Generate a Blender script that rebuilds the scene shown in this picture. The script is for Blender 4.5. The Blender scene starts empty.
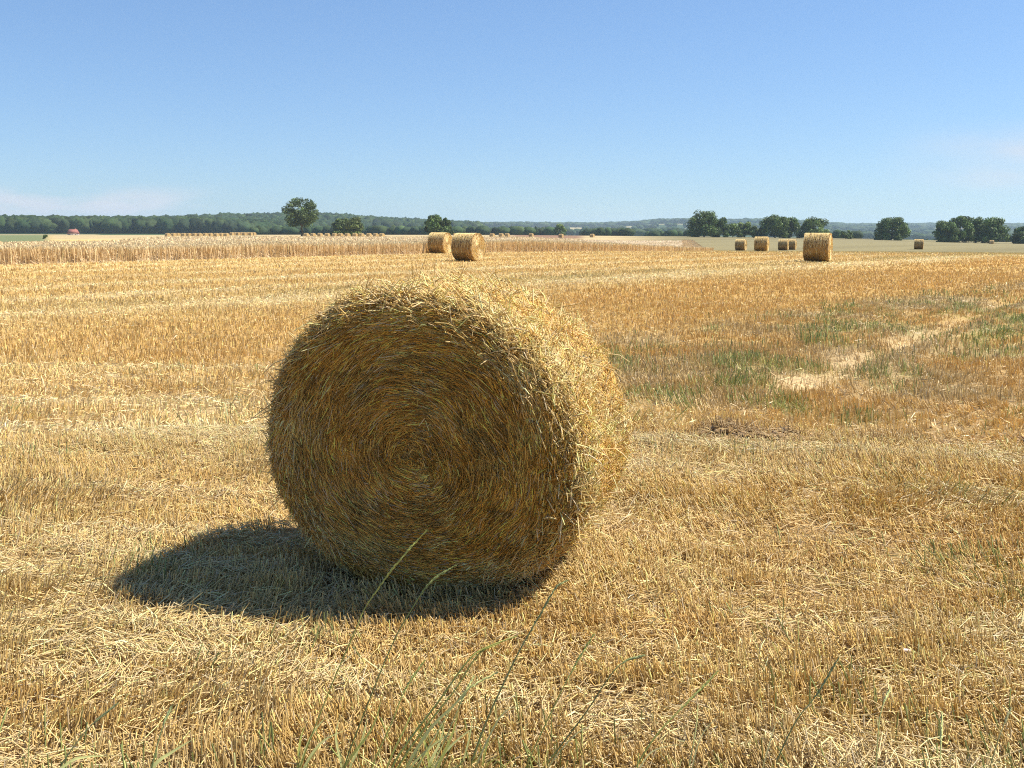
import bpy, math
import numpy as np
from math import radians as R

rng = np.random.default_rng(7)
scene = bpy.context.scene
COL = scene.collection

# ------------------------------------------------------------------ camera numbers
EYE = 1.77
F = 1000.0                      # focal length in pixels at 1024 wide
PITCH = math.atan(155 / F)      # level horizon sits on row 229

def ground_at(px, py, z=0.0):
    """point of the plane z seen at a photo position (used only to lay things out)"""
    b = PITCH + math.atan((py - 384) / F)
    d = (EYE - z) / math.tan(b)
    depth = d * math.cos(PITCH) + (EYE - z) * math.sin(PITCH)
    return ((px - 512) / F * depth, d)

def point_at(px, py, d):
    """point at forward distance d seen at a photo position"""
    b = PITCH + math.atan((py - 384) / F)
    z = EYE - d * math.tan(b)
    depth = d * math.cos(PITCH) + (EYE - z) * math.sin(PITCH)
    return np.array(((px - 512) / F * depth, d, z))

# ------------------------------------------------------------------ noise
def _hash(ix, iy, seed):
    h = (ix.astype(np.int64) * 374761393 + iy.astype(np.int64) * 668265263 + seed * 974634777) & 0xFFFFFFFF
    h = ((h ^ (h >> 13)) * 1274126177) & 0xFFFFFFFF
    h = h ^ (h >> 16)
    return (h & 0xFFFF) / 65535.0

def noise(x, y, seed=0):
    x = np.asarray(x, float); y = np.asarray(y, float)
    ix = np.floor(x); iy = np.floor(y)
    fx = x - ix; fy = y - iy
    fx = fx * fx * (3 - 2 * fx); fy = fy * fy * (3 - 2 * fy)
    a = _hash(ix, iy, seed); b = _hash(ix + 1, iy, seed)
    c = _hash(ix, iy + 1, seed); d = _hash(ix + 1, iy + 1, seed)
    return (a * (1 - fx) + b * fx) * (1 - fy) + (c * (1 - fx) + d * fx) * fy

def fbm(x, y, seed=0, n=3):
    v = 0; a = 0.5; t = 0
    for i in range(n):
        v = v + a * noise(x * 2 ** i, y * 2 ** i, seed + i * 17); t += a; a *= 0.55
    return v / t

def sstep(a, b, x):
    t = np.clip((np.asarray(x, float) - a) / (b - a), 0, 1)
    return t * t * (3 - 2 * t)

def band(c, w, x):
    return np.exp(-((np.asarray(x) - c) / w) ** 2)

# ------------------------------------------------------------------ terrain
def pxaz(x, y):
    az = np.clip(np.arctan2(x, y), -0.85, 0.85)
    return 512 + 1010 * np.tan(az)

P_RIDGE = [-400, 0, 200, 262, 285, 330, 360, 400, 440, 470, 512, 600, 640, 660, 690, 720, 760, 800, 850, 930, 1024, 1500]
Y_RIDGE = [217, 217, 217, 216, 214.5, 215, 218, 219.5, 221.5, 222.5, 222.5, 223, 221.5, 219.5, 219.5, 220, 219.5, 221.5, 224.5, 224, 224.5, 224]
D_RIDGE = [1300, 1300, 1400, 1900, 2000, 2000, 2000, 2000, 2100, 2600, 3400, 3600, 3600, 3400, 3400, 3400, 3400, 3600, 4200, 4600, 4600, 4600]
RNG_T = [16, 16, 16, 16, 16, 16, 16, 16, 16, 14, 13, 13, 13, 13, 13, 13, 13, 12, 12, 12, 12, 12]

def row_s(x, y):
    return 0.75 * x - 0.66 * y

def headland_edge(x):
    return 10.6 - 0.42 * np.clip(x, -12, 6)

def terrain(x, y):
    x = np.asarray(x, float); y = np.asarray(y, float)
    r = np.hypot(x, y)
    p = pxaz(x, y)
    A = np.interp(p, [300, 520, 640], [0.75, 0.9, 1.35])
    B = np.interp(p, [500, 690, 870, 1000], [0.0, 0.0, 0.9, 2.0])
    z = -A * sstep(62, 165, r) - B * sstep(165, 420, r)
    V = np.interp(p, [0, 250, 520, 760, 900], [2.6, 3.5, 5, 9, 12])
    z = z - V * sstep(430, 900, r)
    rd = np.interp(p, P_RIDGE, D_RIDGE)
    top = (229 - np.interp(p, P_RIDGE, Y_RIDGE)) / 1000 * rd + EYE - np.interp(p, P_RIDGE, RNG_T)
    low = -(A + B + V)
    up = sstep(0.42, 1.0, r / rd)
    z = z + (top - low) * up
    z = z + (fbm(x / 260, y / 260, 91) - 0.5) * 6 * sstep(900, 1600, r) * (1 - 0.8 * sstep(0.8, 1.0, r / rd))
    near = 1 - sstep(70, 200, r)
    # small undulation, harrow rows and clods
    z = z + near * (fbm(x / 1.3, y / 1.3, 3) - 0.5) * 0.06
    z = z + near * (fbm(x / 0.28, y / 0.28, 5, 2) - 0.5) * 0.035
    # wheel track: a shallow hollow with a raised lip
    u = track_off(x, y)
    z = z - near * 0.10 * band(0, 0.28, u) * track_on(x, y) + near * 0.07 * band(0.55, 0.25, u) * track_on(x, y)
    # clod ridge thrown up at the end of the headland
    cr = ridge_mask(x, y)
    z = z + cr * (0.03 + 0.10 * fbm(x / 0.2, y / 0.16, 23, 2))
    return z

T0 = np.array(ground_at(782, 397)); T1 = np.array(ground_at(1024, 296))
TD = (T1 - T0) / np.linalg.norm(T1 - T0)
def track_off(x, y):
    return (x - T0[0]) * TD[1] - (y - T0[1]) * TD[0] + 0.25 * (noise(x * 0.5, y * 0.5, 61) - 0.5)
def track_on(x, y):
    t = (x - T0[0]) * TD[0] + (y - T0[1]) * TD[1]
    return sstep(-0.5, 1.0, t + 1.6 * (noise(x / 0.35, y / 0.5, 62) - 0.5))
RC = ground_at(770, 440)
def ridge_mask(x, y):
    cy = RC[1] + 0.10 * (noise(x * 1.1, y * 0.2, 12) - 0.5) - 0.06 * (x - RC[0])
    far = np.where(x > 2.7, 0.45, 1.0)
    return band(cy, 0.16, y) * sstep(1.4, 1.75, x) * (1 - sstep(5.2, 6.5, x)) * far * sstep(0.25, 0.6, noise(x * 2.2, y * 0.4, 8))

# ------------------------------------------------------------------ what grows where (base colours)
OCHRE = np.array((0.66, 0.41, 0.125)); STRAW = np.array((0.72, 0.50, 0.19)); PALE = np.array((0.80, 0.63, 0.33))
GREEN = np.array((0.27, 0.28, 0.11)); GREY = np.array((0.47, 0.36, 0.18)); SOIL = np.array((0.27, 0.185, 0.10))
TAN = np.array((0.64, 0.475, 0.25))

def mixc(c, d, t):
    t = np.asarray(t)[..., None]
    return c * (1 - t) + d * t

def field(x, y):
    """base colour, weed amount, loose straw amount at points of the field"""
    x = np.asarray(x, float); y = np.asarray(y, float)
    s = row_s(x, y); r = np.hypot(x, y)
    hl = 1 - sstep(-1.2, 1.2, y - headland_edge(x) + 2.0 * (noise(x / 2.5, y / 2.5, 40) - 0.5))
    c = np.ones(x.shape + (3,)) * (OCHRE * 0.25 + STRAW * 0.65 + GREY * 0.10)
    # harvested rows beyond the headland
    sw = s + 1.2 * (noise(x / 6, y / 6, 33) - 0.5)
    along0 = 0.66 * x + 0.75 * y
    orange = sstep(-18.2, -16.4, sw) * (1 - sstep(-10.6, -9.0, sw))
    c = mixc(c, OCHRE, orange * (0.5 + 0.35 * sstep(-4, 3, x)) * (0.75 + 0.5 * (noise(along0 / 4, sw / 1.2, 35) - 0.5)))
    loose = np.zeros(x.shape)
    along = 0.66 * x + 0.75 * y
    for sc, w, k in ((-20.9, 1.6, 0.8), (-25.6, 0.9, 0.65), (-30.6, 0.9, 0.8), (-36.2, 0.8, 0.7), (-42, 0.9, 0.75), (-47.3, 0.8, 0.7), (-51.5, 0.8, 0.9)):
        loose = np.maximum(loose, k * band(sc, w, sw) * (0.45 + 0.75 * noise(along / 5, sw / 1.3, 51)))
    c = mixc(c, PALE, np.clip(loose, 0, 1))
    # greyish weedy stripe left and the rough weedy ground at the right
    c = mixc(c, GREY * (0.9, 1.05, 0.9), 0.75 * band(-23.0, 1.2, sw) * noise(along / 3, sw, 52))
    rough = sstep(-10.2, -8.8, sw) * (1 - sstep(2, 5, s)) * (1 - hl)
    c = mixc(c, mixc(OCHRE * 0.9 * np.ones(c.shape), GREY, sstep(0.3, 0.7, fbm(x / 1.6, y / 1.6, 70))), rough * 0.7)
    g = 0.85 * band(-7.6, 1.0, s + 1.0 * (noise(x / 2, y / 2, 71) - 0.5)) * sstep(10.8, 12.3, y) * (0.35 + 0.65 * sstep(2.0, 3.6, x)) * (1 - sstep(17.5, 21, y)) * sstep(0.42, 0.70, fbm(x / 1.0, y / 0.8, 72))
    g = np.maximum(g, 0.7 * band(0.95, 0.42, track_off(x, y)) * sstep(12.0, 14, y) * (1 - sstep(20, 26, y)) * sstep(0.3, 0.6, fbm(x / 0.9, y / 1.3, 73)))
    g = np.maximum(g, 0.55 * rough * sstep(0.60, 0.72, fbm(x / 0.7, y / 0.7, 74)))
    # far right of the field turns grey green
    c = mixc(c, GREY * (0.95, 1.05, 0.9), 0.7 * sstep(70, 110, r) * sstep(640, 760, pxaz(x, y)))
    # headland: streaks of pale straw and bare ground running along it
    st = fbm(x / 3.2, (y + 0.25 * x) / 0.42, 80)
    hc = mixc(mixc(np.ones(c.shape) * STRAW, np.ones(c.shape) * PALE, 0.55 * sstep(0.42, 0.72, st)), np.ones(c.shape) * OCHRE, 0.55 * sstep(0.5, 0.8, fbm(x / 1.5, y / 0.6, 81)))
    c = mixc(c, hc, hl)
    loose = np.maximum(loose * (1 - hl), hl * (0.25 + 0.6 * sstep(0.45, 0.75, st)))
    for yc, x0, x1, w in ((12.3, -6.5, -2.6, 0.20), (8.35, -6, -2.2, 0.22), (9.9, -7, -3, 0.2)):
        m = band(yc - 0.05 * x, w, y) * sstep(x0 - 1, x0, x) * (1 - sstep(x1, x1 + 0.6, x))
        loose = np.maximum(loose, m); c = mixc(c, PALE, 0.8 * m)
    g = np.maximum(g, 0.13 * hl * sstep(0.66, 0.76, fbm(x / 0.6, y / 0.5, 84)))
    # verge at the photographer's feet
    verge = 1 - sstep(3.0, 3.5, y + 0.25 * (noise(x * 1.3, y, 85) - 0.5))
    g = np.maximum(g, verge * (0.02 + 0.12 * sstep(0.3, 0.7, noise(x * 1.2, y * 2, 86))))
    c = mixc(c, GREY, verge * 0.3)
    # track and clods
    tr = band(0, 0.46, track_off(x, y) + 0.25 * (fbm(x / 0.5, y / 0.5, 88) - 0.5)) * track_on(x, y) * (1 - 0.8 * sstep(13, 22, y)) * (0.1 + 0.9 * sstep(0.3, 0.55, fbm(x / 0.7, y / 0.8, 87)))
    bare = np.clip(0.95 * tr, 0, 1)
    c = mixc(c, TAN, bare)
    rm = ridge_mask(x, y)
    c = mixc(c, SOIL * 1.3, 0.75 * rm)
    g = g * (1 - 0.8 * bare)
    return c, np.clip(g, 0, 1), np.clip(loose, 0, 1), np.clip(np.maximum(bare, rm * 0.6), 0, 1)

CROP_A = np.array(ground_at(0, 265.5)); CROP_B = np.array(ground_at(735, 245.2))
def in_crop(x, y):
    e = (CROP_B - CROP_A) / np.linalg.norm(CROP_B - CROP_A)
    off = -(x - CROP_A[0]) * e[1] + (y - CROP_A[1]) * e[0]
    m = (off > 0) & (y < 250)
    m &= x < CROP_B[0] - 2.5 + (y - CROP_B[1]) * 0.165
    m &= ~((y > 100) & (x < -52 - (y - 110) * 0.235))
    m &= ~((y < 76.3) & (x > -6.5) & (x < -3.0))
    return m, off

# ------------------------------------------------------------------ mesh helpers
def link(name, me, mat=None, parent=None, smooth=False):
    o = bpy.data.objects.new(name, me)
    COL.objects.link(o)
    if mat is not None:
        me.materials.append(mat)
    if parent is not None:
        o.parent = parent
    if smooth:
        me.polygons.foreach_set('use_smooth', np.ones(len(me.polygons), bool))
    return o

def mesh_np(name, verts, faces, cols=None):
    """verts (n,3); faces (m,k) all of the same size, or a list of such arrays; cols (n,3)"""
    if not isinstance(faces, (list, tuple)):
        faces = [faces]
    faces = [np.asarray(f, np.int32) for f in faces if len(f)]
    me = bpy.data.meshes.new(name)
    me.vertices.add(len(verts))
    me.vertices.foreach_set('co', np.asarray(verts, np.float32).ravel())
    loops = np.concatenate([f.ravel() for f in faces])
    tot = np.concatenate([np.full(len(f), f.shape[1], np.int32) for f in faces])
    start = np.concatenate([[0], np.cumsum(tot)[:-1]]).astype(np.int32)
    me.loops.add(len(loops)); me.loops.foreach_set('vertex_index', loops)
    me.polygons.add(len(tot))
    me.polygons.foreach_set('loop_start', start)
    me.update(calc_edges=True)
    me.validate()
    if cols is not None:
        a = me.color_attributes.new('Col', 'FLOAT_COLOR', 'POINT')
        c = np.ones((len(verts), 4), np.float32); c[:, :3] = cols
        a.data.foreach_set('color', c.ravel())
    return me

def unit(v):
    return v / np.maximum(np.linalg.norm(v, axis=-1, keepdims=True), 1e-9)

def prisms(P, W, C, ring=3, phase=None):
    """P (n,k,3) centre lines, W (n,k) half widths, C (n,3) or (n,k,3) colours; ring 3 = straw, ring 2 = flat blade"""
    n, k, _ = P.shape
    T = unit(P[:, -1] - P[:, 0])
    a = np.where(np.abs(T[:, 2:3]) > 0.9, np.array([[1.0, 0, 0]]), np.array([[0, 0, 1.0]]))
    U = unit(np.cross(T, a)); V = np.cross(T, U)
    if phase is None:
        phase = rng.uniform(0, 2 * math.pi, n)
    out = np.empty((n, k, ring, 3))
    for j in range(ring):
        ang = phase + j * 2 * math.pi / ring
        d = U * np.cos(ang)[:, None] + V * np.sin(ang)[:, None]
        out[:, :, j] = P + d[:, None, :] * W[:, :, None]
    if C.ndim == 2:
        C = np.repeat(C[:, None, :], k, 1)
    cols = np.repeat(C[:, :, None, :], ring, 2)
    base = (np.arange(n) * k * ring)[:, None]
    fs = []
    pairs = [(0, 1)] if ring == 2 else [(j, (j + 1) % ring) for j in range(ring)]
    for i in range(k - 1):
        for j, j2 in pairs:
            fs.append(base + np.array([[i * ring + j, i * ring + j2, (i + 1) * ring + j2, (i + 1) * ring + j]]))
    return out.reshape(-1, 3), np.concatenate(fs), cols.reshape(-1, 3)

def join(parts):
    vs, fs, cs = [], [], []; o = 0
    for v, f, c in parts:
        vs.append(v); cs.append(c)
        f = f if isinstance(f, list) else [f]
        fs += [q + o for q in f]; o += len(v)
    by = {}
    for f in fs:
        by.setdefault(f.shape[1], []).append(f)
    return np.concatenate(vs), [np.concatenate(v) for v in by.values()], np.concatenate(cs)

def tube(points, radii, color, n=6, close=True):
    P = np.array(points, float); k = len(P)
    T = np.gradient(P, axis=0); T = unit(T)
    ref = np.array([0.3, 0.9, 0.2]) if abs(T[0, 2]) > 0.8 else np.array([0, 0, 1.0])
    U = unit(np.cross(T, ref)); V = np.cross(T, U)
    a = np.arange(n) * 2 * math.pi / n
    v = P[:, None] + np.array(radii)[:, None, None] * (U[:, None] * np.cos(a)[None, :, None] + V[:, None] * np.sin(a)[None, :, None])
    f = []
    for i in range(k - 1):
        for j in range(n):
            f.append((i * n + j, i * n + (j + 1) % n, (i + 1) * n + (j + 1) % n, (i + 1) * n + j))
    v = v.reshape(-1, 3)
    return v, np.array(f), np.tile(np.array(color), (len(v), 1))

def thing(name, label, cat, loc=(0, 0, 0), rz=0.0, group=None):
    o = bpy.data.objects.new(name, None)
    o.empty_display_size = 0.2
    COL.objects.link(o)
    o.location = loc; o.rotation_euler = (0, 0, rz)
    tag(o, label, cat, group)
    return o

def tag(o, label, cat, group=None):
    o['label'] = label; o['category'] = cat
    if group: o['group'] = group
    return o

# ------------------------------------------------------------------ materials
def new_mat(name):
    m = bpy.data.materials.new(name); m.use_nodes = True
    nt = m.node_tree; b = nt.nodes['Principled BSDF']
    return m, nt, b

def attr_mat(name, rough=0.6, spec=0.25, vary=0.0, scale=8.0, transl=0.0):
    m, nt, b = new_mat(name)
    a = nt.nodes.new('ShaderNodeVertexColor'); a.layer_name = 'Col'
    src = a.outputs['Color']
    if vary:
        tc = nt.nodes.new('ShaderNodeTexCoord')
        nz = nt.nodes.new('ShaderNodeTexNoise'); nz.inputs['Scale'].default_value = scale; nz.inputs['Detail'].default_value = 4
        nt.links.new(tc.outputs['Object'], nz.inputs['Vector'])
        mr = nt.nodes.new('ShaderNodeMapRange')
        mr.inputs['From Min'].default_value = 0.3; mr.inputs['From Max'].default_value = 0.7
        mr.inputs['To Min'].default_value = 1 - vary; mr.inputs['To Max'].default_value = 1 + vary
        nt.links.new(nz.outputs['Fac'], mr.inputs['Value'])
        mx = nt.nodes.new('ShaderNodeVectorMath'); mx.operation = 'SCALE'
        nt.links.new(src, mx.inputs[0]); nt.links.new(mr.outputs['Result'], mx.inputs['Scale'])
        src = mx.outputs['Vector']
    nt.links.new(src, b.inputs['Base Color'])
    b.inputs['Roughness'].default_value = rough
    b.inputs['Specular IOR Level'].default_value = spec
    if transl:
        tr = nt.nodes.new('ShaderNodeBsdfTranslucent'); nt.links.new(src, tr.inputs['Color'])
        mxs = nt.nodes.new('ShaderNodeMixShader'); mxs.inputs[0].default_value = transl
        nt.links.new(b.outputs[0], mxs.inputs[1]); nt.links.new(tr.outputs[0], mxs.inputs[2])
        nt.links.new(mxs.outputs[0], nt.nodes['Material Output'].inputs['Surface'])
    return m

M_STRAW = attr_mat('straw', 0.5, 0.35, transl=0.12)
M_DULL = attr_mat('light_painted_straw', 0.8, 0.1)  # matte straw of the mid bales, light and shade put into their colours
M_CORE = attr_mat('packed_straw', 0.85, 0.1, 0.45, 40)
M_LEAF = attr_mat('foliage', 0.6, 0.25, transl=0.2)
M_BARK = attr_mat('bark', 0.9, 0.1, 0.3, 6)
M_GREEN = attr_mat('grass_green', 0.5, 0.3, transl=0.25)
M_WOOD = attr_mat('distant_foliage', 0.8, 0.1, 0.35, 0.12)
M_ROOF = attr_mat('clay_tiles', 0.8, 0.2, 0.2, 2)
M_WALL = attr_mat('house_render', 0.9, 0.1, 0.1, 1.5)
M_SCRAP = attr_mat('dry_chaff', 0.8, 0.2, 0.1, 60)

# ground: colour carried by the field map, broken up by noise at several scales and bumped
M_GROUND, nt, b = new_mat('stubble_soil')
a = nt.nodes.new('ShaderNodeVertexColor'); a.layer_name = 'Col'
tc = nt.nodes.new('ShaderNodeTexCoord')
def nz(scale, detail, sx=1, sy=1, rot=0):
    mp = nt.nodes.new('ShaderNodeMapping'); mp.inputs['Scale'].default_value = (sx, sy, 1); mp.inputs['Rotation'].default_value = (0, 0, rot)
    n = nt.nodes.new('ShaderNodeTexNoise'); n.inputs['Scale'].default_value = scale; n.inputs['Detail'].default_value = detail
    n.inputs['Roughness'].default_value = 0.65
    nt.links.new(tc.outputs['Object'], mp.inputs['Vector']); nt.links.new(mp.outputs['Vector'], n.inputs['Vector'])
    return n
n1 = nz(22, 6); n2 = nz(1.6, 6); n3 = nz(2.2, 4, 0.12, 1.0, R(-49))
def rangev(n, lo, hi, f0=0.3, f1=0.7):
    mr = nt.nodes.new('ShaderNodeMapRange'); mr.inputs['From Min'].default_value = f0; mr.inputs['From Max'].default_value = f1
    mr.inputs['To Min'].default_value = lo; mr.inputs['To Max'].default_value = hi
    nt.links.new(n.outputs['Fac'], mr.inputs['Value']); return mr.outputs['Result']
def mul(x, y):
    mm = nt.nodes.new('ShaderNodeMath'); mm.operation = 'MULTIPLY'; nt.links.new(x, mm.inputs[0]); nt.links.new(y, mm.inputs[1]); return mm.outputs[0]
k = mul(mul(rangev(n1, 0.55, 1.35), rangev(n2, 0.85, 1.15)), rangev(n3, 0.85, 1.15))
sc_ = nt.nodes.new('ShaderNodeVectorMath'); sc_.operation = 'SCALE'
nt.links.new(a.outputs['Color'], sc_.inputs[0]); nt.links.new(k, sc_.inputs['Scale'])
nt.links.new(sc_.outputs['Vector'], b.inputs['Base Color'])
b.inputs['Roughness'].default_value = 0.95; b.inputs['Specular IOR Level'].default_value = 0.13
bp = nt.nodes.new('ShaderNodeBump'); bp.inputs['Strength'].default_value = 0.6; bp.inputs['Distance'].default_value = 0.03
nt.links.new(n1.outputs['Fac'], bp.inputs['Height']); nt.links.new(bp.outputs['Normal'], b.inputs['Normal'])

# ------------------------------------------------------------------ ground sheet
az = np.concatenate([np.arange(-180, -36, 3.0), np.arange(-36, 36, 0.12), np.arange(36, 180, 3.0)]) * math.pi / 180
rad = 0.4 * 1.02 ** np.arange(0, 486)
AZ, RR = np.meshgrid(az, rad)
gx = RR * np.sin(AZ); gy = RR * np.cos(AZ)

# patchwork of far fields
def farland(x, y):
    r = np.hypot(x, y); p = pxaz(x, y)
    u = (x + 0.3 * y) / 260 + 0.4 * noise(x / 300, y / 300, 5); v = (y - 0.25 * x) / 330 + 0.4 * noise(x / 300, y / 300, 6)
    h = _hash(np.floor(u), np.floor(v), 3)
    pal = np.array([(0.42, 0.34, 0.18), (0.10, 0.15, 0.05), (0.35, 0.29, 0.15), (0.07, 0.11, 0.04), (0.16, 0.19, 0.07), (0.05, 0.08, 0.03)])
    c = pal[np.clip((h * 6).astype(int), 0, 5)]
    wood = np.array((0.035, 0.06, 0.025))
    w = wood_mask(x, y)
    return mixc(c, wood, w)

def wood_mask(x, y):
    r = np.hypot(x, y); p = pxaz(x, y); rd = np.interp(p, P_RIDGE, D_RIDGE)
    left = 1 - sstep(440, 480, p)
    w1 = left * sstep(0, 1, (r - np.interp(p, [0, 250, 330, 460], [760, 830, 1100, 1250])) / 15)
    w2 = (1 - left) * np.maximum(sstep(0.80, 0.86, r / rd + 0.12 * (noise(x / 240, y / 240, 77) - 0.5)), sstep(0.60, 0.68, noise(x / 170, y / 260, 78)) * sstep(800, 1000, r))
    return np.clip(w1 + w2, 0, 1)

fc, fg, fl, fb = field(gx, gy)
c = mixc(fc * 0.62, SOIL * 1.1 * np.ones(fc.shape), 0.6 * (1 - sstep(7, 22, RR)) * (1 - fb))
c = mixc(c, fc * 0.86, sstep(20, 70, RR))
c = mixc(c, GREEN * (0.9, 1.0, 0.9), fg * 0.6)
c = mixc(c, TAN * 0.9, fb * (1 - ridge_mask(gx, gy)) * 0.75)
leftgreen = (1 - sstep(40, 60, pxaz(gx, gy))) * sstep(95, 110, RR)
c = mixc(c, np.array((0.16, 0.185, 0.085)), leftgreen)
straw_far = mixc(np.array((0.46, 0.36, 0.19)) * np.ones(c.shape), np.array((0.215, 0.185, 0.092)), sstep(600, 690, pxaz(gx, gy)))
straw_far = straw_far * (0.85 + 0.3 * noise(row_s(gx, gy) / 9, gx * 0, 97))[..., None]
c = mixc(c, straw_far, np.maximum(sstep(255, 275, RR), sstep(110, 150, RR) * sstep(600, 690, pxaz(gx, gy))) * (1 - leftgreen))
brown = sstep(505, 520, pxaz(gx, gy)) * (1 - sstep(575, 590, pxaz(gx, gy))) * sstep(300, 320, RR)
c = mixc(c, np.array((0.25, 0.15, 0.09)), brown)
c = mixc(c, farland(gx, gy), sstep(440, 520, RR))
gz = terrain(gx, gy)
nr, na = gx.shape
idx = np.arange(nr * na).reshape(nr, na)
nxt = np.roll(idx, -1, axis=1)
quads = np.stack([idx[:-1], nxt[:-1], nxt[1:], idx[1:]], -1).reshape(-1, 4)[:, ::-1]
V = np.stack([gx, gy, gz], -1).reshape(-1, 3)
V = np.concatenate([V, [[0, 0, float(terrain(0, 0))]]])
fan = np.stack([np.full(na, len(V) - 1), idx[0], nxt[0]], -1)[:, ::-1]
cc = np.concatenate([c.reshape(-1, 3), [SOIL]])
g_ob = link('ground', mesh_np('ground', V, [quads, fan], cc), M_GROUND, smooth=True)
g_ob['kind'] = 'structure'

# ------------------------------------------------------------------ bale numbers
BD = 1.53; BR = BD / 2
BALE_L = 1.06
BALE_C = np.array((-0.485, 4.63)); BALE_RZ = R(18.5)     # front face centre on the ground, axis leans to the right going away
ax = np.array((math.sin(BALE_RZ), math.cos(BALE_RZ))); lat = np.array((ax[1], -ax[0]))
def under_bale(x, y):
    a_ = (x - BALE_C[0]) * ax[0] + (y - BALE_C[1]) * ax[1]
    l_ = (x - BALE_C[0]) * lat[0] + (y - BALE_C[1]) * lat[1]
    return (a_ > 0.05) & (a_ < BALE_L - 0.05) & (np.abs(l_) < 0.35)

# ------------------------------------------------------------------ stubble and loose straw
def scatter(r0, r1, dens, half=R(33)):
    n = int(dens * half * (r1 * r1 - r0 * r0))
    r = np.sqrt(rng.uniform(r0 * r0, r1 * r1, n)); t = rng.uniform(-half, half, n)
    return r * np.sin(t), r * np.cos(t)

def straw_color(c, n, spread=0.22):
    v = np.exp(rng.normal(0, spread, n))[:, None]
    hue = rng.normal(0, 0.06, n)[:, None]
    col = c * v * np.concatenate([1 + 0.3 * hue, np.ones_like(hue), 1 - 1.6 * hue], 1)
    pale = rng.random(n) < 0.07
    col[pale] = col[pale] * 0.4 + np.array((0.70, 0.60, 0.42)) * 0.6
    return np.clip(col, 0.01, 0.85)

stub, lying, weeds = [], [], []
def rows(x, y, sp, jit):
    """pull stems into drilled rows"""
    hl = y < headland_edge(x)
    q = np.where(hl, y + 0.10 * x + 0.10 * noise(x * 0.8, y * 0.1, 4), row_s(x, y))
    t = (np.round(q / sp) * sp - q) + rng.normal(0, jit, len(x))
    return x + np.where(hl, 0, 0.75 * t), y + np.where(hl, t, -0.66 * t)

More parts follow.
